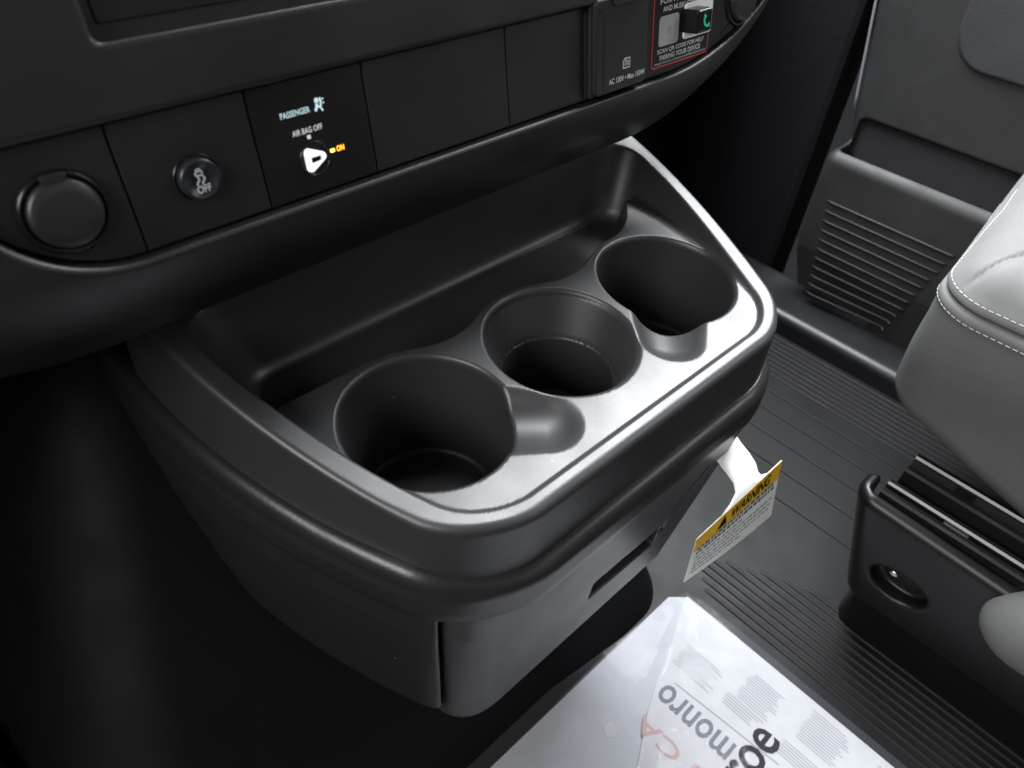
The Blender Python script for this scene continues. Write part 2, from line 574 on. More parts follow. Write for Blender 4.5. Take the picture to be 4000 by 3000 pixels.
def tray_f(x, y, z):
    p = P0(x, y)
    zr = zrim(y)
    zn = (z - zr) / 1.02
    s = rint(p + .02 * z, zn, .0036 + .0022 * np.clip((-.03 - y) / .04, 0, 1))
    s = np.maximum(s, -(z + .082))
    s = np.maximum(s, y - .20)
    # cavity inside the rim
    ax = np.abs(x)
    ye = .0490 + .0062 * np.cos(2 * math.pi * np.minimum(ax, .102) / .102) + 11. * np.clip(x - .104, 0, .05) ** 2
    st = np.clip((y - ye + .003) / .007, 0, 1)
    st = st * st * (3 - 2 * st)
    fl = -.018 * st + .062 * (np.clip(y, -.08, .05) + .028) * (1 - st)
    ww, dw = wy(y)
    ds = (np.abs(x) - ww) / np.sqrt(1 + dw * dw)
    cs = rint((ds + .0135 + .34 * (zr - z)) / 1.06, -y - .0815 + .0105 + .15 * (zr - z), .024)
    back = (y - (.104 + .16 * (z + .02))) / 1.01
    cv = rint(cs, back, .025)
    cv = rint(cv, (fl - z) * .60, .0026 + .0028 * st)
    s = rsub(s, cv, .0018)
    # cups
    for cx, kind in ((-.102, 1), (0., 2), (.102, 3)):
        r = np.sqrt((x - cx) ** 2 + y * y)
        if kind == 2:
            c1 = np.maximum(r - (.0462 + .42 * np.minimum(z, 0)), -(z + .026)) * .93
            c2 = rint(r - .0352 - .02 * z, -(z + .074), .004)
            c = runi(c1, c2, .0018)
        else:
            c = rint(r - .0462 - .075 * np.minimum(z, 0), -(z + .070), .004)
        s = rsub(s, c, .0027)
        if kind != 2:
            sx = 1. if kind == 3 else -1.
            dx, dy = DIRN[0] * sx, DIRN[1]
            # thumb notch: sloping capsule running down into the cup
            ax_, ay_, az_ = cx + dx * .0615, dy * .0615, .0165
            bx_, by_, bz_ = cx + dx * .020, dy * .020, .0150
            ex, ey, ez = bx_ - ax_, by_ - ay_, bz_ - az_
            t = np.clip(((x - ax_) * ex + (y - ay_) * ey + (z - az_) * ez) / (ex * ex + ey * ey + ez * ez), 0, 1)
            dd = np.sqrt((x - ax_ - t * ex) ** 2 + (y - ay_ - t * ey) ** 2 + (z - az_ - t * ez) ** 2) - (.0265 + .0020 * t)
            s = rsub(s, dd, .0022)
    return s


V, Q, Nn = mesh_sdf(tray_f, (-.205, -.096, -.078), (.205, .145, .060), .00125)
fc = V[Q].mean(1)
cup_masks = []
rest = np.ones(len(Q), bool)
for cx in (-.102, 0., .102):
    rr = np.hypot(fc[:, 0] - cx, fc[:, 1])
    mk = (rr < .0475) & (fc[:, 2] < -.0022) & (fc[:, 2] > -.0775)
    cup_masks.append(mk); rest &= ~mk
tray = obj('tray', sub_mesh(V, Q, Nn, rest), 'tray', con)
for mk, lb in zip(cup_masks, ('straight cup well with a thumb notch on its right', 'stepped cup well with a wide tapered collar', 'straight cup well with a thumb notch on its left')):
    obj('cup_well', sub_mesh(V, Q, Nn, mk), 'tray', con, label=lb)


def lower_f(x, y, z):
    p = P0(x, y)
    dz = np.clip(-.085 - z, 0, 1)
    # shoulder ring
    rr = np.clip((-.045 - y) / .035, 0, 1)
    zs = -.0305 + .06 * np.clip(y, 0, .15) - .0085 * rr * rr * (3 - 2 * rr)
    sh = rint(p - .0080, (z - zs) * .96, .0082)
    sh = rint(sh, -(z + .068), .010)
    # pedestal under it, drawn in at the back and tapering downwards
    pe = rint(p - .0080 + .07 * dz, z + .045, .004)
    # slot for the bin in the rear face
    rec = np.maximum(np.maximum(np.abs(x) - (.1470 - .05 * dz), z + .0690), -(z + .50))
    rec = np.maximum(rec, y + .040)
    pe = np.maximum(pe, (x - (.160 - .36 * dz)) * .94)
    pe = rsub(pe, rec, .0036)
    pe = rint(pe, -(z + .205), .026)
    s = runi(sh, pe, .004)
    hollow = np.maximum(p + .004, -(z + .092))
    s = np.maximum(s, -hollow)
    return np.maximum(s, y - .26)


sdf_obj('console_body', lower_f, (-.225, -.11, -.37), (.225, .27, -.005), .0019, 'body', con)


def bin_f(x, y, z):
    yf = -.0795 + .085 * np.clip(-.09 - z, 0, 1)           # leaning face
    # front outline: straight top, big rounded lower corners
    dz = np.clip(-.09 - z, 0, 1)
    o = rint(-(x + .1440) + .05 * dz, -(z + .244), .040)
    o = rint(o, (x - (.146 - .36 * dz)) * .94, .012)
    # vertical edges well rounded in plan
    b = rint(o, -(y - yf), .024)
    b = np.maximum(np.maximum(b, y + .012), z + .060)
    # finger slot with a raking crease to its right
    u = x; v = z
    slot = rint(np.abs(v + .165 + .05 * (u - .0)) - .0115, np.maximum(-(u + .022), u - .052), .003)
    slot = np.maximum(slot, y - (yf + .022))
    b = rsub(b, slot, .0012)
    cre = np.maximum((u - (.048 + .02 * np.clip((v + .155) / .04, 0, 1) ** 2)), -(u + .0))
    dep = .004 * np.exp(-((u - (.056 + 14 * np.clip(v + .165, 0, .1) ** 2)) / .0022) ** 2) * ((v > -.165) & (v < -.115))
    return b + dep * .8


bn = sdf_obj('storage_bin', bin_f, (-.165, -.092, -.252), (.165, -.008, -.056), .0016, 'bin', con)
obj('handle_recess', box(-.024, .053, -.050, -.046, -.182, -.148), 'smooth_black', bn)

# ================================================================== DASHBOARD
dash = thing('dashboard', (0, .12, .10), 'black centre dashboard with a row of switch panels above the console', 'dashboard')


def vb(u):
    a = np.where(u > .125, .21 - np.sqrt(np.maximum(.21 ** 2 - np.clip(u - .125, 0, .2) ** 2, 1e-6)), 0)
    b = np.where(u < -.198, .055 - np.sqrt(np.maximum(.055 ** 2 - np.clip(-.198 - u, 0, .0545) ** 2, 1e-6)), 0)
    return -.0052 + a + b


def vbo(u):
    a = np.where(u > .118, .19 - np.sqrt(np.maximum(.19 ** 2 - np.clip(u - .118, 0, .18) ** 2, 1e-6)), 0)
    b = np.where(u < -.21, .22 - np.sqrt(np.maximum(.22 ** 2 - np.clip(-.21 - u, 0, .2) ** 2, 1e-6)), 0)
    return -.0052 + a + b


def dash_f(u, v, h):
    sl = np.where(u > .118, np.sqrt(1 + (np.clip(u - .118, 0, .16) / .10) ** 2 * .25), 1)
    s = (v - vbo(u)) / sl
    a = h - .006
    b = -(s + .014) * .74 + (h - .006) * .67
    c = -(s + .0505)
    d = rint(a, b, .016)
    d = rint(d, c, .010)
    # switch recess
    rc = rint((vb(u) - v) * .9, v - .0445, .002)
    rc = np.maximum(rc, u - .30)
    rc = np.maximum(rc, -h - .004)
    d = rsub(d, rc, .0026)
    # radio recess with a chamfered sill
    ra = rint(-(u + .1935) + .25 * (h + .003), -(v - .0652) + .5 * (h + .003), .003)
    ra = np.maximum(ra * .85, -h - .0035)
    d = rsub(d, ra, .0018)
    return d


def to_panel(v, n):
    return pnl(v), n[:, 0:1] * PX + n[:, 1:2] * PU + n[:, 2:3] * PN


fas = sdf_obj('fascia', dash_f, (-.33, -.075, -.060), (.305, .122, .011), .00145, 'dash', dash, xf=to_panel)
# unseen dash boxes above and behind the fascia, added to block light
obj('upper_light_block', prism([(-.33, .121), (.305, .121), (.305, .145), (-.33, .145)], -.25, .005, pnl, .004), 'dash', dash)
obj('dash_light_block', prism([(-.75, -.050), (.15, -.050), (.22, -.02), (.27, .03), (.27, .144), (-.75, .144)], -.50, -.058, pnl), 'dash', dash)
obj('passenger_light_block', prism([(.25, .09), (.72, .09), (.72, .145), (.25, .145)], -.50, -.26, pnl, .01), 'dash', dash)  # unseen box added to keep light out of the passenger footwell
obj('driver_side_panel', prism([(-.85, -.02), (-.334, -.02), (-.334, .145), (-.85, .145)], -.20, -.03, pnl, .01), 'dash', dash)

# radio face with its raised inner panel
rad = obj('radio_face', prism(rrect(-.1925, .0660, .20, .119, .002), -.0035, -.0014, pnl, .0006), 'module', dash)
obj('radio_inner_panel', prism(rrect(-.1872, .0735, .20, .118, .0015), -.0014, -.0006, pnl, .0005), 'smooth_black', rad)

# lower edge trim of the dash lip, right end; pale grey stands for its highlight
tr = []
for t in np.linspace(0, 1, 18):
    u = .148 + .085 * t
    tr.append((u, float(vbo(np.array(u))) - .0460 + .003 * t, -.0330 + .002 * t))
obj('lip_trim', tube(tr, .0010, pnl, n=8), 'edge_grey', dash)


def module(name, u0, u1, mat='module', label=None):
    g = .0004
    us = np.linspace(u0 + g, u1 - g, 14)
    poly = [(float(u), float(vb(np.array(u))) + .0012) for u in us] + [(u1 - g, .0436), (u0 + g, .0436)]
    return obj(name, prism(poly, -.0039, .0, pnl, .0005, 2), mat, dash, label=label)


m1 = module('outlet_panel', -.2505, -.197)
m2 = module('traction_switch_panel', -.197, -.1441)
m3 = module('airbag_switch_panel', -.1441, -.0897, 'smooth_black')
m4 = module('blank_panel', -.0897, -.0058, label='wide blank switch panel')
m5 = module('blank_panel', -.0058, .0515, label='narrow blank switch panel')
m6 = module('outlet_panel', .0515, .262)


# round capped power outlet
def outlet(cu, cv, r, par, tilt=0.0):
    ring = obj('outlet_ring', lathe([(r * 1.16, 0), (r * 1.16, .0010), (r * 1.10, .0022), (r * 1.03, .0022), (r * 1.0, .0006), (r * .98, -.002)], 48, pnl, (cu, cv)), 'gloss_black', par)

    def fr(p):
        q = np.array(p, float); q[2] += (q[1] - cv) * tilt
        return pnl(q)
    cap = obj('outlet_cap', lathe([(r * .965, -.002), (r * .965, .0022), (r * .93, .0036), (r * .86, .0044), (r * .6, .0046), (0.0001, .0047)], 48, fr, (cu, cv)), 'lid', par)
    obj('finger_tab', prism(rrect(cu - r * .30, cv + r * .88, cu + r * .34, cv + r * 1.10, .0010), .002, .0042, pnl, .0006), 'lid', par)
    for du in (-.0036, .0026):
        obj('hinge_clip', prism(rrect(cu + .0010 + du, cv - r * 1.20, cu + .0034 + du, cv - r * 1.06, .0003), 0, .0013, pnl, .0005), 'gloss_black', par)
    return cap


outlet(-.2188, .0192, .0128, m1, -.05)
outlet(.2035, .0275, .0150, m6, -.05)

# traction control button with its car-and-swerve symbol over OFF
bc = (-.1706, .0172)
obj('button_cap', lathe([(.0081, -.001), (.0081, .0022), (.0078, .0034), (.0071, .0040), (.0064, .0036), (.0050, .0026), (.0030, .0020), (.00005, .0018)], 48, pnl, bc), 'button', m2)
obj('button_bezel', lathe([(.0094, .0000), (.0092, .0005), (.0087, .0006), (.0083, .0001), (.0082, -.001)], 48, pnl, bc), 'gloss_black', m2)


def stroke(pts, wd, h, frame=pnl):
    """flat ribbon along 2D points"""
    P = np.array(pts, float)
    V, F = [], []
    for i, p in enumerate(P):
        t = P[min(i + 1, len(P) - 1)] - P[max(i - 1, 0)]
        t /= np.linalg.norm(t) + 1e-12
        nn = np.array([-t[1], t[0]]) * wd / 2
        V += [(*(p + nn), h), (*(p - nn), h)]
    for i in range(len(P) - 1):
        F.append((2 * i, 2 * i + 1, 2 * i + 3, 2 * i + 2))
    return mesh(np.array([frame(np.array(v)) for v in V]), F, smooth=False)


sy = []
cx, cy = bc
hh = .0031
car = [(-.0016, .0006), (-.0019, .0020), (-.0013, .0022), (-.0009, .0034), (.0009, .0034), (.0013, .0022), (.0019, .0020), (.0016, .0006), (-.0016, .0006)]
sy.append(stroke([(cx + a * .75 - .0002, cy + b * .85 + .0010) for a, b in car], .0006, hh))
sy.append(stroke([(cx - .0010, cy + .0031), (cx + .0009, cy + .0031)], .0005, hh))
for s in (-1, 1):
    sy.append(stroke([(cx + s * .0011 - .0001 + .0006 * math.sin(t * 5.5), cy + .0010 - .0030 * t) for t in np.linspace(0, 1, 12)], .0006, hh))
obj('button_symbol', join_meshes(sy), 'white_print', m2)
obj('button_lettering', text_mesh('OFF', .0056, .0030, pnl, (cx - .0026, cy - .0052), .0034, .012), 'white_print', m2)

# passenger air bag switch
obj('backlit_lettering', text_mesh('PASSENGER', .0137, .0024, pnl, (-.1314, .0295), .0003, .012), 'cyan', m3)
ab = []
for k in range(1):
    c0 = (-.1139, .0333)
    ab.append(mesh(np.array([pnl(np.array((c0[0] + .0011 * math.cos(a), c0[1] + .0011 * math.sin(a), .0003))) for a in np.linspace(0, 2 * math.pi, 14, endpoint=False)]), [tuple(range(14))], smooth=False))
    ab.append(stroke([(-.1141, .0321), (-.1143, .0308), (-.1152, .0292)], .0012, .0003))
    ab.append(stroke([(-.1139, .0311), (-.1126, .0303), (-.1117, .0287)], .0008, .0003))
    ab.append(stroke([(-.1123, .0341), (-.1120, .0325), (-.1124, .0306)], .0010, .0003))
    ab.append(stroke([(-.1112, .0330), (-.1107, .0337)], .0006, .0003))
    ab.append(stroke([(-.1112, .0318), (-.1105, .0318)], .0006, .0003))
obj('airbag_symbol', join_meshes(ab), 'cyan', m3)
obj('panel_lettering', text_mesh('AIR BAG OFF', .0143, .0024, pnl, (-.1279, .0216), .0003, .010), 'white_glow', m3)
obj('off_marker', prism([(-.1214, .0192), (-.1199, .0192), (-.1199, .0207), (-.1214, .0207)], 0, .0004, pnl), 'white_glow', m3)
kc = (-.1197, .0106)
obj('key_ring', lathe([(.0074, .0), (.0073, .0004), (.0069, .0005), (.0066, .0), (.0063, -.0008), (.0001, -.0009)], 40, pnl, kc), 'gloss_black', m3)
tri = []
for (a, b, r) in ((-.0030, .0031, .0019), (-.0030, -.0031, .0019), (.0030, .0004, .0019)):
    tri.append((kc[0] + a, kc[1] + b, r))
pts = []
angs = {0: (75, 180), 1: (180, 300), 2: (-62, 70)}
for k, (a, b, r) in ((2, tri[2]), (0, tri[0]), (1, tri[1])):
    for t in np.linspace(angs[k][0], angs[k][1], 7):
        pts.append((a + r * math.cos(math.radians(t)), b + r * math.sin(math.radians(t))))
lens = obj('key_lens', prism(pts, -.0008, .0016, pnl, .0006), 'lens', m3)
obj('key_slot', prism([(kc[0] - .0026, kc[1] - .0010), (kc[0] + .0018, kc[1] - .0006), (kc[0] + .0018, kc[1] + .0012), (kc[0] - .0026, kc[1] + .0012)], .0015, .00175, pnl), 'black_print', m3)
obj('on_lamp', prism(rrect(-.1120, .0110, -.1099, .0124, .0003, 2), 0, .0004, pnl), 'amber_core', m3)
obj('on_lettering', text_mesh('ON', .0037, .0024, pnl, (-.1089, .0107), .0004, .016), 'amber', m3)

# household socket lid
lid = obj('socket_lid', prism(rrect(.0530, -.0022, .0985, .0475, .0035), .0, .0068, pnl, .0016, 3), 'lid', dash)
obj('lid_rim', prism(rrect(.0520, -.0030, .0560, .0470, .0012), .0, .0042, pnl, .001), 'module', lid)
obj('lid_hinge', prism(rrect(.0670, .0425, .0925, .0495, .0012), .0066, .0086, pnl, .0008), 'module', lid)
obj('lid_screw_hole', lathe([(.0012, .00702), (.0010, .0062), (.0001, .0060)], 14, pnl, (.0572, .0410)), 'black_print', lid)
obj('lid_crease', prism(rrect(.0600, -.0018, .0606, .0405, .0002), .0066, .00705, pnl), 'lid', lid)
ic = []
ic.append(stroke([(0.0767, 0.0092), (0.0766, 0.0129), (0.0779, 0.0142), (0.0825, 0.0142), (0.0825, 0.0092), (0.0767, 0.0092)], .0006, .0071))
ic.append(stroke([(0.0783, 0.0102), (0.0783, 0.0128), (0.0795, 0.0132)], .0006, .0071))
ic.append(stroke([(0.0799, 0.0102), (0.0799, 0.0130)], .0006, .0071)); ic.append(stroke([(0.0813, 0.0102), (0.0813, 0.0132)], .0006, .0071))
obj('socket_symbol', join_meshes(ic), 'white_print', lid)
obj('lid_lettering', text_mesh('AC 120V • Max 150W', .0318, .0029, pnl, (.0645, .0026), .0071, .012), 'white_print', lid)

# pairing sticker; the square code is left out, its pale field stays
stk = obj('pairing_sticker', prism(rrect(.1112, .0004, .1692, .0560, .0022), .0, .0004, pnl), 'red_print', dash, label='black pairing sticker with a red border and white lettering')
obj('sticker_field', prism(rrect(.1122, .0014, .1682, .0560, .0016), .0003, .0006, pnl), 'sticker', stk)
obj('code_field', prism(rrect(.1170, .0122, .1362, .0288, .0022), .0005, .0008, pnl), 'paper', stk)
pw = [(.1266 + .0016 * math.cos(a), .0205 + .0016 * math.sin(a)) for a in np.radians(np.linspace(125, 415, 14))]
obj('power_symbol', join_meshes([stroke(pw, .0005, .0010), stroke([(.1266, .0207), (.1266, .0226)], .0005, .0010)]), 'pink_print', stk)
for s, a, b, wd in (('FOR HANDS FREE', .1168, .0354, .046), ('AND MUSIC STREAMING', .1196, .0310, .045), ('SCAN QR CODE FOR HELP', .1160, .0080, .0475), ('PAIRING YOUR DEVICE', .1187, .0044, .0415), ('https://www.rxmple.com/BlueConnect', .1140, .0020, .052)):
    obj('sticker_lettering', text_mesh(s, wd, .0029 if a != .1140 else .0016, pnl, (a, b), .0009, .012 if a != .1140 else 0), 'white_print', stk)
btn = obj('phone_button', prism(rrect(.1395, .0165, .1545, .0297, .0018), .0006, .0120, pnl, .0014, 3), 'gloss_black', dash)
obj('button_plate', prism(rrect(.1410, .0125, .1700, .0325, .0020), .0004, .0016, pnl, .0005), 'tag', btn)
ph = [(.1492 + .0036 * math.cos(a), .0242 + .0040 * math.sin(a)) for a in np.radians(np.linspace(165, 285, 12))]
obj('phone_symbol', join_meshes([stroke(ph, .0016, .0123), stroke([ph[0], (ph[0][0] + .0012, ph[0][1] + .0012)], .0026, .01235), stroke([ph[-1], (ph[-1][0] + .0014, ph[-1][1] + .0004)], .0026, .01235)]), 'green', btn)

# ================================================================== PASSENGER DOOR
door = thing('passenger_door', (.70, -.1, FZ), 'dark grey door trim with a map pocket beyond the console', 'door')


def door_f(x, y, z):
    edge = (y - (.1515 + .18 * z)) / 1.02
    slab = rint(-(x - .70), edge, .005)
    # raised armrest pad region, rounded lower front corner
    pk = rbox(x, y, z, .652, .74, -.135, .137, -.42, -.114, .016)
    pk = np.maximum(pk, (y - (.140 + .30 * np.minimum(z + .22, 0))) / 1.04)
    taper = (.652 + .16 * np.clip(-z - .25, 0, 1)) - x
    pk = np.maximum(pk, taper)
    d = runi(slab, pk, .006)
    cav = rbox(x, y, z, (.664), .711, -.100, .127, -.34, -.082, .010)
    cav = np.maximum(cav, -(y + .100 + .5 * (z + .118)) / 1.1)
    d = rsub(d, cav, .003)
    return d


sdf_obj('door_card', door_f, (.62, -.42, -.40), (.745, .19, .16), .003, 'door', door)
obj('pocket_liner', box(.7085, .7105, -.098, .125, -.30, -.0815), 'door_fabric', door)
pad = rrect(-.40, .006, .061, .30, .045, 8)
obj('armrest_pad', prism(pad, -.704, -.694, lambda p: np.array([-p[2] if False else -p[2], p[0], p[1]]), .004, 3), 'door_pad', door)
obj('door_edge_strip', tube([(.6990, .1525 + .18 * z, z) for z in np.linspace(-.08, .16, 12)], .0017, n=8), 'edge_grey', door)
for k in range(11):
    z = -.176 - .0135 * k
    y1 = -.058 + .0035 * k
    obj('pocket_rib', tube([(.6525, .112 - .002 * k, z), (.6510, .105 - .002 * k, z), (.6510 + .16 * max(0, -z - .25), y1 + .006, z), (.6535, y1, z)], .0016, n=8, flat=.6), 'door', door)

# ================================================================== PASSENGER SEAT
seat = thing('passenger_seat', (.45, -.4, FZ), 'light grey vinyl passenger seat on a black sliding base', 'seat')


def cush_f(x, y, z):
    xu = np.clip((-.01 - z) / .16, 0, 1)
    xl = .258 + .034 * xu * xu * (3 - 2 * xu)
    top = .014 + .05 * np.clip(x - .26, 0, .16) - .5 * np.clip(x - .26, 0, .16) ** 2
    sx = -(x - xl)
    sy = y + .118 - .10 * np.clip(x - .3, 0, 1)
    bot = -(z + .152 + .34 * np.clip(-y - .16, 0, 1))
    d = rint(sx, sy, .042)
    dt = rint(d, z - top, .040)
    dt = rint(dt, bot, .024)
    zs = -.016
    g = np.exp(-((z - zs) / .0016) ** 2)
    puff = np.exp(-((z - zs - .0065) / .0045) ** 2) + np.exp(-((z - zs + .0065) / .0045) ** 2)
    dt = dt + .0026 * g - .0012 * puff
    ln = (y + .128 + .42 * (x - .245) - 1.2 * np.clip(x - .30, 0, 1) ** 2)
    dt = dt + .0022 * np.exp(-(ln / .003) ** 2) * np.clip((z + .006) / .008, 0, 1)
    dt = dt + .0012 * np.sin(y * 38 + x * 17) * .6 + .0007 * np.sin(z * 60 + y * 21)
    return dt


V, Q, Nn = mesh_sdf(cush_f, (.21, -.46, -.285), (.56, -.09, .045), .0023)
cush = obj('seat_cushion', sub_mesh(V, Q, Nn, np.ones(len(Q), bool)), 'vinyl', seat)


def on_surf(f, p, n):
    p = np.array(p, float); n = np.array(n, float)
    for _ in range(14):
        d = float(f(np.array([p[0]]), np.array([p[1]]), np.array([p[2]]))[0])
        p = p - n * d
    return p


stm = []
for row in (-.016 + .0080, -.016 - .0085):
    path = [((.50 - .006 * i), -.10, (0, 1, 0)) for i in range(38)]
    pts = []
    for i in range(34):
        x = .47 - .0055 * i
        pts.append(on_surf(cush_f, (x, -.10, row), (0, .8, 0)))
    for a in np.radians(np.linspace(0, 90, 14)):
        c = (.300, -.162)
        pts.append(on_surf(cush_f, (c[0] - .06 * math.sin(a), c[1] + .06 * math.cos(a), row), (-.8 * math.sin(a), .8 * math.cos(a), 0)))
    for i in range(52):
        pts.append(on_surf(cush_f, (.25, -.166 - .0055 * i, row), (-.8, 0, 0)))
    P = np.array(pts)
    L_ = np.concatenate([[0], np.cumsum(np.linalg.norm(np.diff(P, axis=0), axis=1))])
    s = 0.0
    while s + .0036 < L_[-1]:
        a = np.array([np.interp(s, L_, P[:, k]) for k in range(3)])
        b = np.array([np.interp(s + .0034, L_, P[:, k]) for k in range(3)])
        stm.append(tube([a, (a + b) / 2, b], (.00045), n=5))
        s += .0050
st = obj('stitching', join_meshes(stm), 'thread', cush, kind='stuff')

# seat base: moulded side cover with an oval bolt pocket, slide rails on top


def base_f(x, y, z):
    topz = -.188 - .012 * np.clip((-y - .15) / .4, 0, 1)
    d = rint(-(x - (.232 + .10 * np.clip(z + .30, -.1, .2) * 0)), y + .148 - .30 * (z + .2), .020)
    lower = -(z + .302)
    d = rint(d, z - topz, .011)
    d = rint(d, x - .267, .006)
    chan = rbox(x, y, z, .2435, .36, -.9, -.158, -.212, -.15, .005)
    d = rsub(d, chan, .004)
    d2 = rint(-(x - .246), y + .185, .02)
    d2 = np.maximum(np.maximum(d2, z + .29), x - .267)
    d = np.minimum(np.maximum(rint(d, lower, .006), -1), d2)
    ov = np.sqrt(((y + .216) / 1.55) ** 2 + (z + .258 - .0) ** 2) - .0155
    ov = rint(ov, x - .247, .004)
    return rsub(d, ov, .0025)


bs = sdf_obj('seat_base_cover', base_f, (.222, -.60, -.362), (.352, -.125, -.175), .0026, 'seat_trim', seat)
obj('bolt', lathe([(.0001, .0052), (.0034, .0048), (.0042, .0036), (.0042, .0008), (.0056, .0004), (.0056, -.0006)], 18, lambda p: np.array([.2468 - p[2], -.2075 + p[0], -.2585 + p[1]])), 'steel', bs)


def rail(x0, x1, zt, y0, y1):
    # folded channel: top lips and sunken web
    pr = [(x0, zt - .018), (x0, zt - .002), (x0 + .002, zt), (x0 + .006, zt), (x0 + .0075, zt - .002), (x0 + .0075, zt - .007), (x1 - .0075, zt - .007), (x1 - .0075, zt - .002), (x1 - .006, zt), (x1 - .002, zt), (x1, zt - .002), (x1, zt - .018)]
    V, F = [], []
    for y in (y0, y1):
        V += [(a, y, b) for a, b in pr]
    n = len(pr)
    for k in range(n - 1):
        F.append((k, k + 1, n + k + 1, n + k))
    F.append(tuple(range(n))); F.append(tuple(range(2 * n - 1, n - 1, -1)))
    return mesh(V, F, smooth=False)


rl = obj('slide_rail', rail(.2470, .2680, -.187, -.164, -.70), 'gloss_black', seat)
obj('rail_latch', box(.2535, .2610, -.235, -.214, -.1955, -.1915, .001), 'steel', rl)
rl2 = obj('slide_rail', rail(.2790, .3080, -.181, -.168, -.70), 'gloss_black', seat)
obj('rail_stop', box(.2850, .3020, -.222, -.206, -.1895, -.1840, .001), 'gloss_black', rl2)
fb = lambda x, y, z: np.sqrt(((x - .232) / .9) ** 2 + (np.maximum(y + .310, 0) / 1.35) ** 2 + ((z + .214 + .05 * (y + .300)) / 1.15) ** 2) - .030
sdf_obj('side_bolster', lambda x, y, z: np.maximum(fb(x, y, z), -(y + .60)), (.19, -.62, -.28), (.275, -.24, -.15), .003, 'vinyl', seat)

# ================================================================== WARNING TAG
tg = thing('warning_tag', (.10, -.10, -.13), 'white card warning tag with a yellow band hanging under the console rim', 'tag')
UL, UR = np.array((.043, -.105, -.130)), np.array((.153, -.105, -.131))
BL, BR = np.array((.050, -.1055, -.190)), np.array((.1565, -.1150, -.1925))
tn = np.cross(UR - UL, BL - UL); tn /= np.linalg.norm(tn)
if tn[1] > 0: tn = -tn


def tagf(p):
    s, t = p[0], p[1]
    bow = .0012 * math.sin(math.pi * s) * t
    return (UL * (1 - s) + UR * s) * (1 - t) + (BL * (1 - s) + BR * s) * t + tn * (p[2] + bow)


def tag_sheet(s0, s1, t0, t1, h0, h1, n=12):
    V, F = [], []
    for hh_ in (h0, h1):
        for j in range(n + 1):
            for i in range(n + 1):
                V.append(tagf((s0 + (s1 - s0) * i / n, t0 + (t1 - t0) * j / n, hh_)))
    m = (n + 1) ** 2
    for j in range(n):
        for i in range(n):
            a = j * (n + 1) + i
            F.append((a, a + 1, a + n + 2, a + n + 1)); F.append((m + a, m + a + n + 1, m + a + n + 2, m + a + 1))
    rim = [i for i in range(n)] + [j * (n + 1) + n for j in range(n)] + [n * (n + 1) + i for i in range(n, 0, -1)] + [j * (n + 1) for j in range(n, 0, -1)]
    for k in range(len(rim)):
        a, b = rim[k], rim[(k + 1) % len(rim)]
        F.append((a, m + a, m + b, b))
    me = mesh(V, F, smooth=False)
    return me


card = obj('tag_card', tag_sheet(0, 1, 0, 1, -.0004, 0), 'tag', tg)
obj('yellow_band', tag_sheet(0.0, 1.0, .0, .30, .0001, .0003), 'tag_yellow', tg)
tagf2 = lambda p: tagf((p[0], 1 - p[1], p[2]))
obj('tag_lettering', text_mesh('WARNING', .47, .18, tagf2, (.40, .765), .0006, .02, shear=.2), 'black_print', tg)
obj('warning_triangle', mesh(np.array([tagf2(np.array(q)) for q in ((.24, .76, .0006), (.35, .76, .0006), (.315, .96, .0006))]), [(0, 1, 2)], smooth=False), 'black_print', tg)
rs = np.random.RandomState(3)
for r_i in range(7):
    t = .66 - .085 * r_i
    hgt = .055 if r_i < 2 else .026
    segs = []
    s = .045
    while s < (.93 if r_i not in (2, 6) else .55):
        L1 = rs.uniform(.012, .05)
        e = min(s + L1, .95)
        segs.append(mesh(np.array([tagf2(np.array(q)) for q in ((s, t, .0004), (e, t, .0004), (e, t + hgt, .0004), (s, t + hgt, .0004))]), [(0, 1, 2, 3)], smooth=False))
        s = e + rs.uniform(.008, .02)
    obj('fine_print_line', join_meshes(segs), 'grey_print' if r_i < 2 else 'light_grey_print', tg)
# strap: die-cut neck of the card curving up and under the console shoulder
Lp = [(.0700, -.1050, -.1300), (.0840, -.1035, -.1275), (.0935, -.1010, -.1245), (.0970, -.0960, -.1215), (.0990, -.0880, -.1195), (.1010, -.0780, -.1170), (.1040, -.0660, -.1110), (.1040, -.0600, -.1060)]
Rp = [(.1340, -.1050, -.1305), (.1250, -.1035, -.1275), (.1230, -.1010, -.1245), (.1260, -.0960, -.1215), (.1290, -.0880, -.1195), (.1310, -.0780, -.1170), (.1330, -.0660, -.1110), (.1330, -.0600, -.1060)]
V, F = [], []
for off in (0, .0004):
    for a, b in zip(Lp, Rp):
        for k in range(5):
            t = k / 4
            V.append(tuple(np.array(a) * (1 - t) + np.array(b) * t + np.array((0, .3, -1)) * off))
m_ = len(Lp) * 5
for i in range(len(Lp) - 1):
    for k in range(4):
        a = i * 5 + k
        F.append((a, a + 1, a + 6, a + 5)); F.append((m_ + a, m_ + a + 5, m_ + a + 6, m_ + a + 1))
    F.append((i * 5, i * 5 + 5, m_ + i * 5 + 5, m_ + i * 5)); F.append((i * 5 + 4, m_ + i * 5 + 4, m_ + i * 5 + 9, i * 5 + 9))
obj('tag_strap', mesh(V, F), 'tag', tg)

# ================================================================== PAPERS IN A CLEAR BAG
PZ = FZ + .009


def pap(p):
    p = np.asarray(p, float)
    return np.array([p[0], p[1], PZ + p[2]])


def pap_y(p):           # reading towards the front of the van, letter tops towards the driver
    p = np.asarray(p, float)
    return np.array([-p[1], p[0], PZ + p[2]])


def slab(poly, z0, z1):
    return prism(poly, PZ + z0, PZ + z1, None)


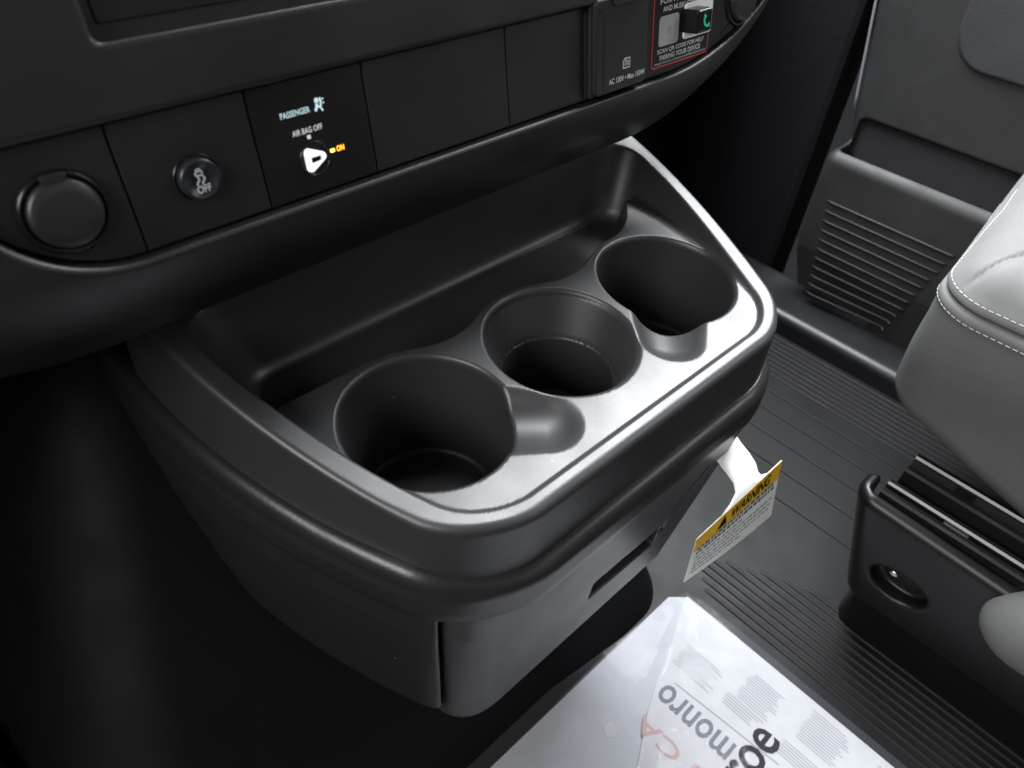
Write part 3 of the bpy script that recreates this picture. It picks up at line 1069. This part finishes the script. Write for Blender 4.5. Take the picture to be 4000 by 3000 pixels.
sh = thing('printed_sheet', (0, -.2, PZ), 'plain white sheet with a punched hole lying left inside the clear bag', 'paper')
obj('sheet', slab([(-.215, -.49), (.05, -.49), (.148, -.080), (.135, -.068), (-.215, -.066)], 0, .0008), 'paper_low', sh)
obj('punched_hole', lathe([(.0001, .0014), (.0052, .0014), (.0062, .0012), (.0066, .0007)], 24, pap, (-.004, -.113)), 'paper', sh)
br = thing('brochure', (.1, -.2, PZ), 'white brochure with large black and grey lettering lying right inside the clear bag', 'brochure')
edge = [(.148, -.080), (.118, -.090), (.092, -.101), (.063, -.111), (.034, -.123), (-.011, -.147), (-.10, -.20)]
obj('page_block', slab([(-.10, -.50), (.147, -.50)] + edge, .0010, .0032), 'paper', br)
obj('cover_page', slab([(-.098, -.50), (.1465, -.50)] + [(x - .0005, y - .002) for x, y in edge], .0033, .0037), 'paper', br)
HB = .0039
obj('brochure_title', text_mesh('monroe', .128, .0225, pap, (-.034, -.2185), HB + .0003, .014), 'black_print', br)
obj('side_title', text_mesh('monro', .073, .0185, pap_y, (-.1930, -.0645), HB, .016), 'grey_print', br)
obj('side_caption', text_mesh('M CA', .075, .0150, pap_y, (-.198, -.0270), HB, .010), 'pink_print', br)
ln = []
for k in range(1):
    ln.append(mesh(np.array([pap_y(np.array(q)) for q in ((-.225, -.0775, HB), (-.125, -.0690, HB), (-.125, -.0678, HB), (-.225, -.0763, HB))]), [(0, 1, 2, 3)], smooth=False))
obj('caption_rule', join_meshes(ln), 'light_grey_print', br)
rs = np.random.RandomState(11)
for (x0, x1, ya, yb) in ((.083, .107, -.152, -.110), (.100, .130, -.203, -.166), (.086, .098, -.198, -.160), (.108, .140, -.262, -.220), (.085, .100, -.262, -.215), (.112, .140, -.320, -.280)):
    lines = []
    x = x0
    while x < x1:
        e = ya + (yb - ya) * rs.uniform(0, .25)
        lines.append(mesh([(x, e, PZ + HB), (x + .0009, e, PZ + HB), (x + .0009, yb - rs.uniform(0, .004), PZ + HB), (x, yb - rs.uniform(0, .004), PZ + HB)], [(0, 1, 2, 3)], smooth=False))
        x += .0026
    obj('fine_print', join_meshes(lines), 'light_grey_print', br)

# clear bag: slightly puffed, creased film over the papers
bag = thing('clear_bag', (0, -.25, FZ), 'clear plastic document bag holding white papers, lying on the rubber floor', 'bag')
nx, ny = 90, 90
V, F = [], []
rs = np.random.RandomState(5)
for j in range(ny + 1):
    for i in range(nx + 1):
        a, b = i / nx, j / ny
        x = -.235 + .390 * a; y = -.520 + (.465 - .022 * max(0, a - .55) / .45) * b
        if a > .985 and b > .97: x -= .004
        ed = min(a, 1 - a, b, 1 - b)
        k = min(1, ed * 10)
        z = PZ + .0045 + .0040 * k + .0016 * math.sin(x * 48 + 18 * y) * math.sin(y * 31 - 9 * x) * k
        q = (y + .075) - .44 * (x - .153)
        z += .0040 * math.exp(-(q / .006) ** 2) * k
        q2 = (x - .118) + .35 * (y + .13) + 6 * (y + .16) ** 2
        z += .0030 * math.exp(-(q2 / .004) ** 2) * k * math.exp(-((y + .15) / .05) ** 2)
        V.append((x, y, z))
for j in range(ny):
    for i in range(nx):
        a = j * (nx + 1) + i
        F.append((a, a + 1, a + nx + 2, a + nx + 1))
obj('bag_film', mesh(V, F), 'film', bag)

# ================================================================== dim brown shape in the driver's footwell
sd = thing('shoe', (-.42, .10, FZ), 'dim brown rounded toe in the dark bottom left corner', 'shoe')


def shoe_f(x, y, z):
    cx = -.425
    q = np.sqrt(((x - cx) / .060) ** 2 + ((y - .10) / .150) ** 2 + ((z + .325) / (.060 + .08 * np.clip(.16 - y, 0, .2))) ** 2)
    return np.maximum((q - 1) * .05, -(z + .335))


sdf_obj('shoe_upper', shoe_f, (-.50, -.07, -.345), (-.35, .27, -.225), .006, 'brown', sd)
sole = [(-.425 + .063 * math.cos(a), .10 + .153 * math.sin(a)) for a in np.linspace(0, 2 * math.pi, 32, endpoint=False)]
obj('sole', prism(sole, FZ + .001, FZ + .026, None, .004), 'smooth_black', sd)
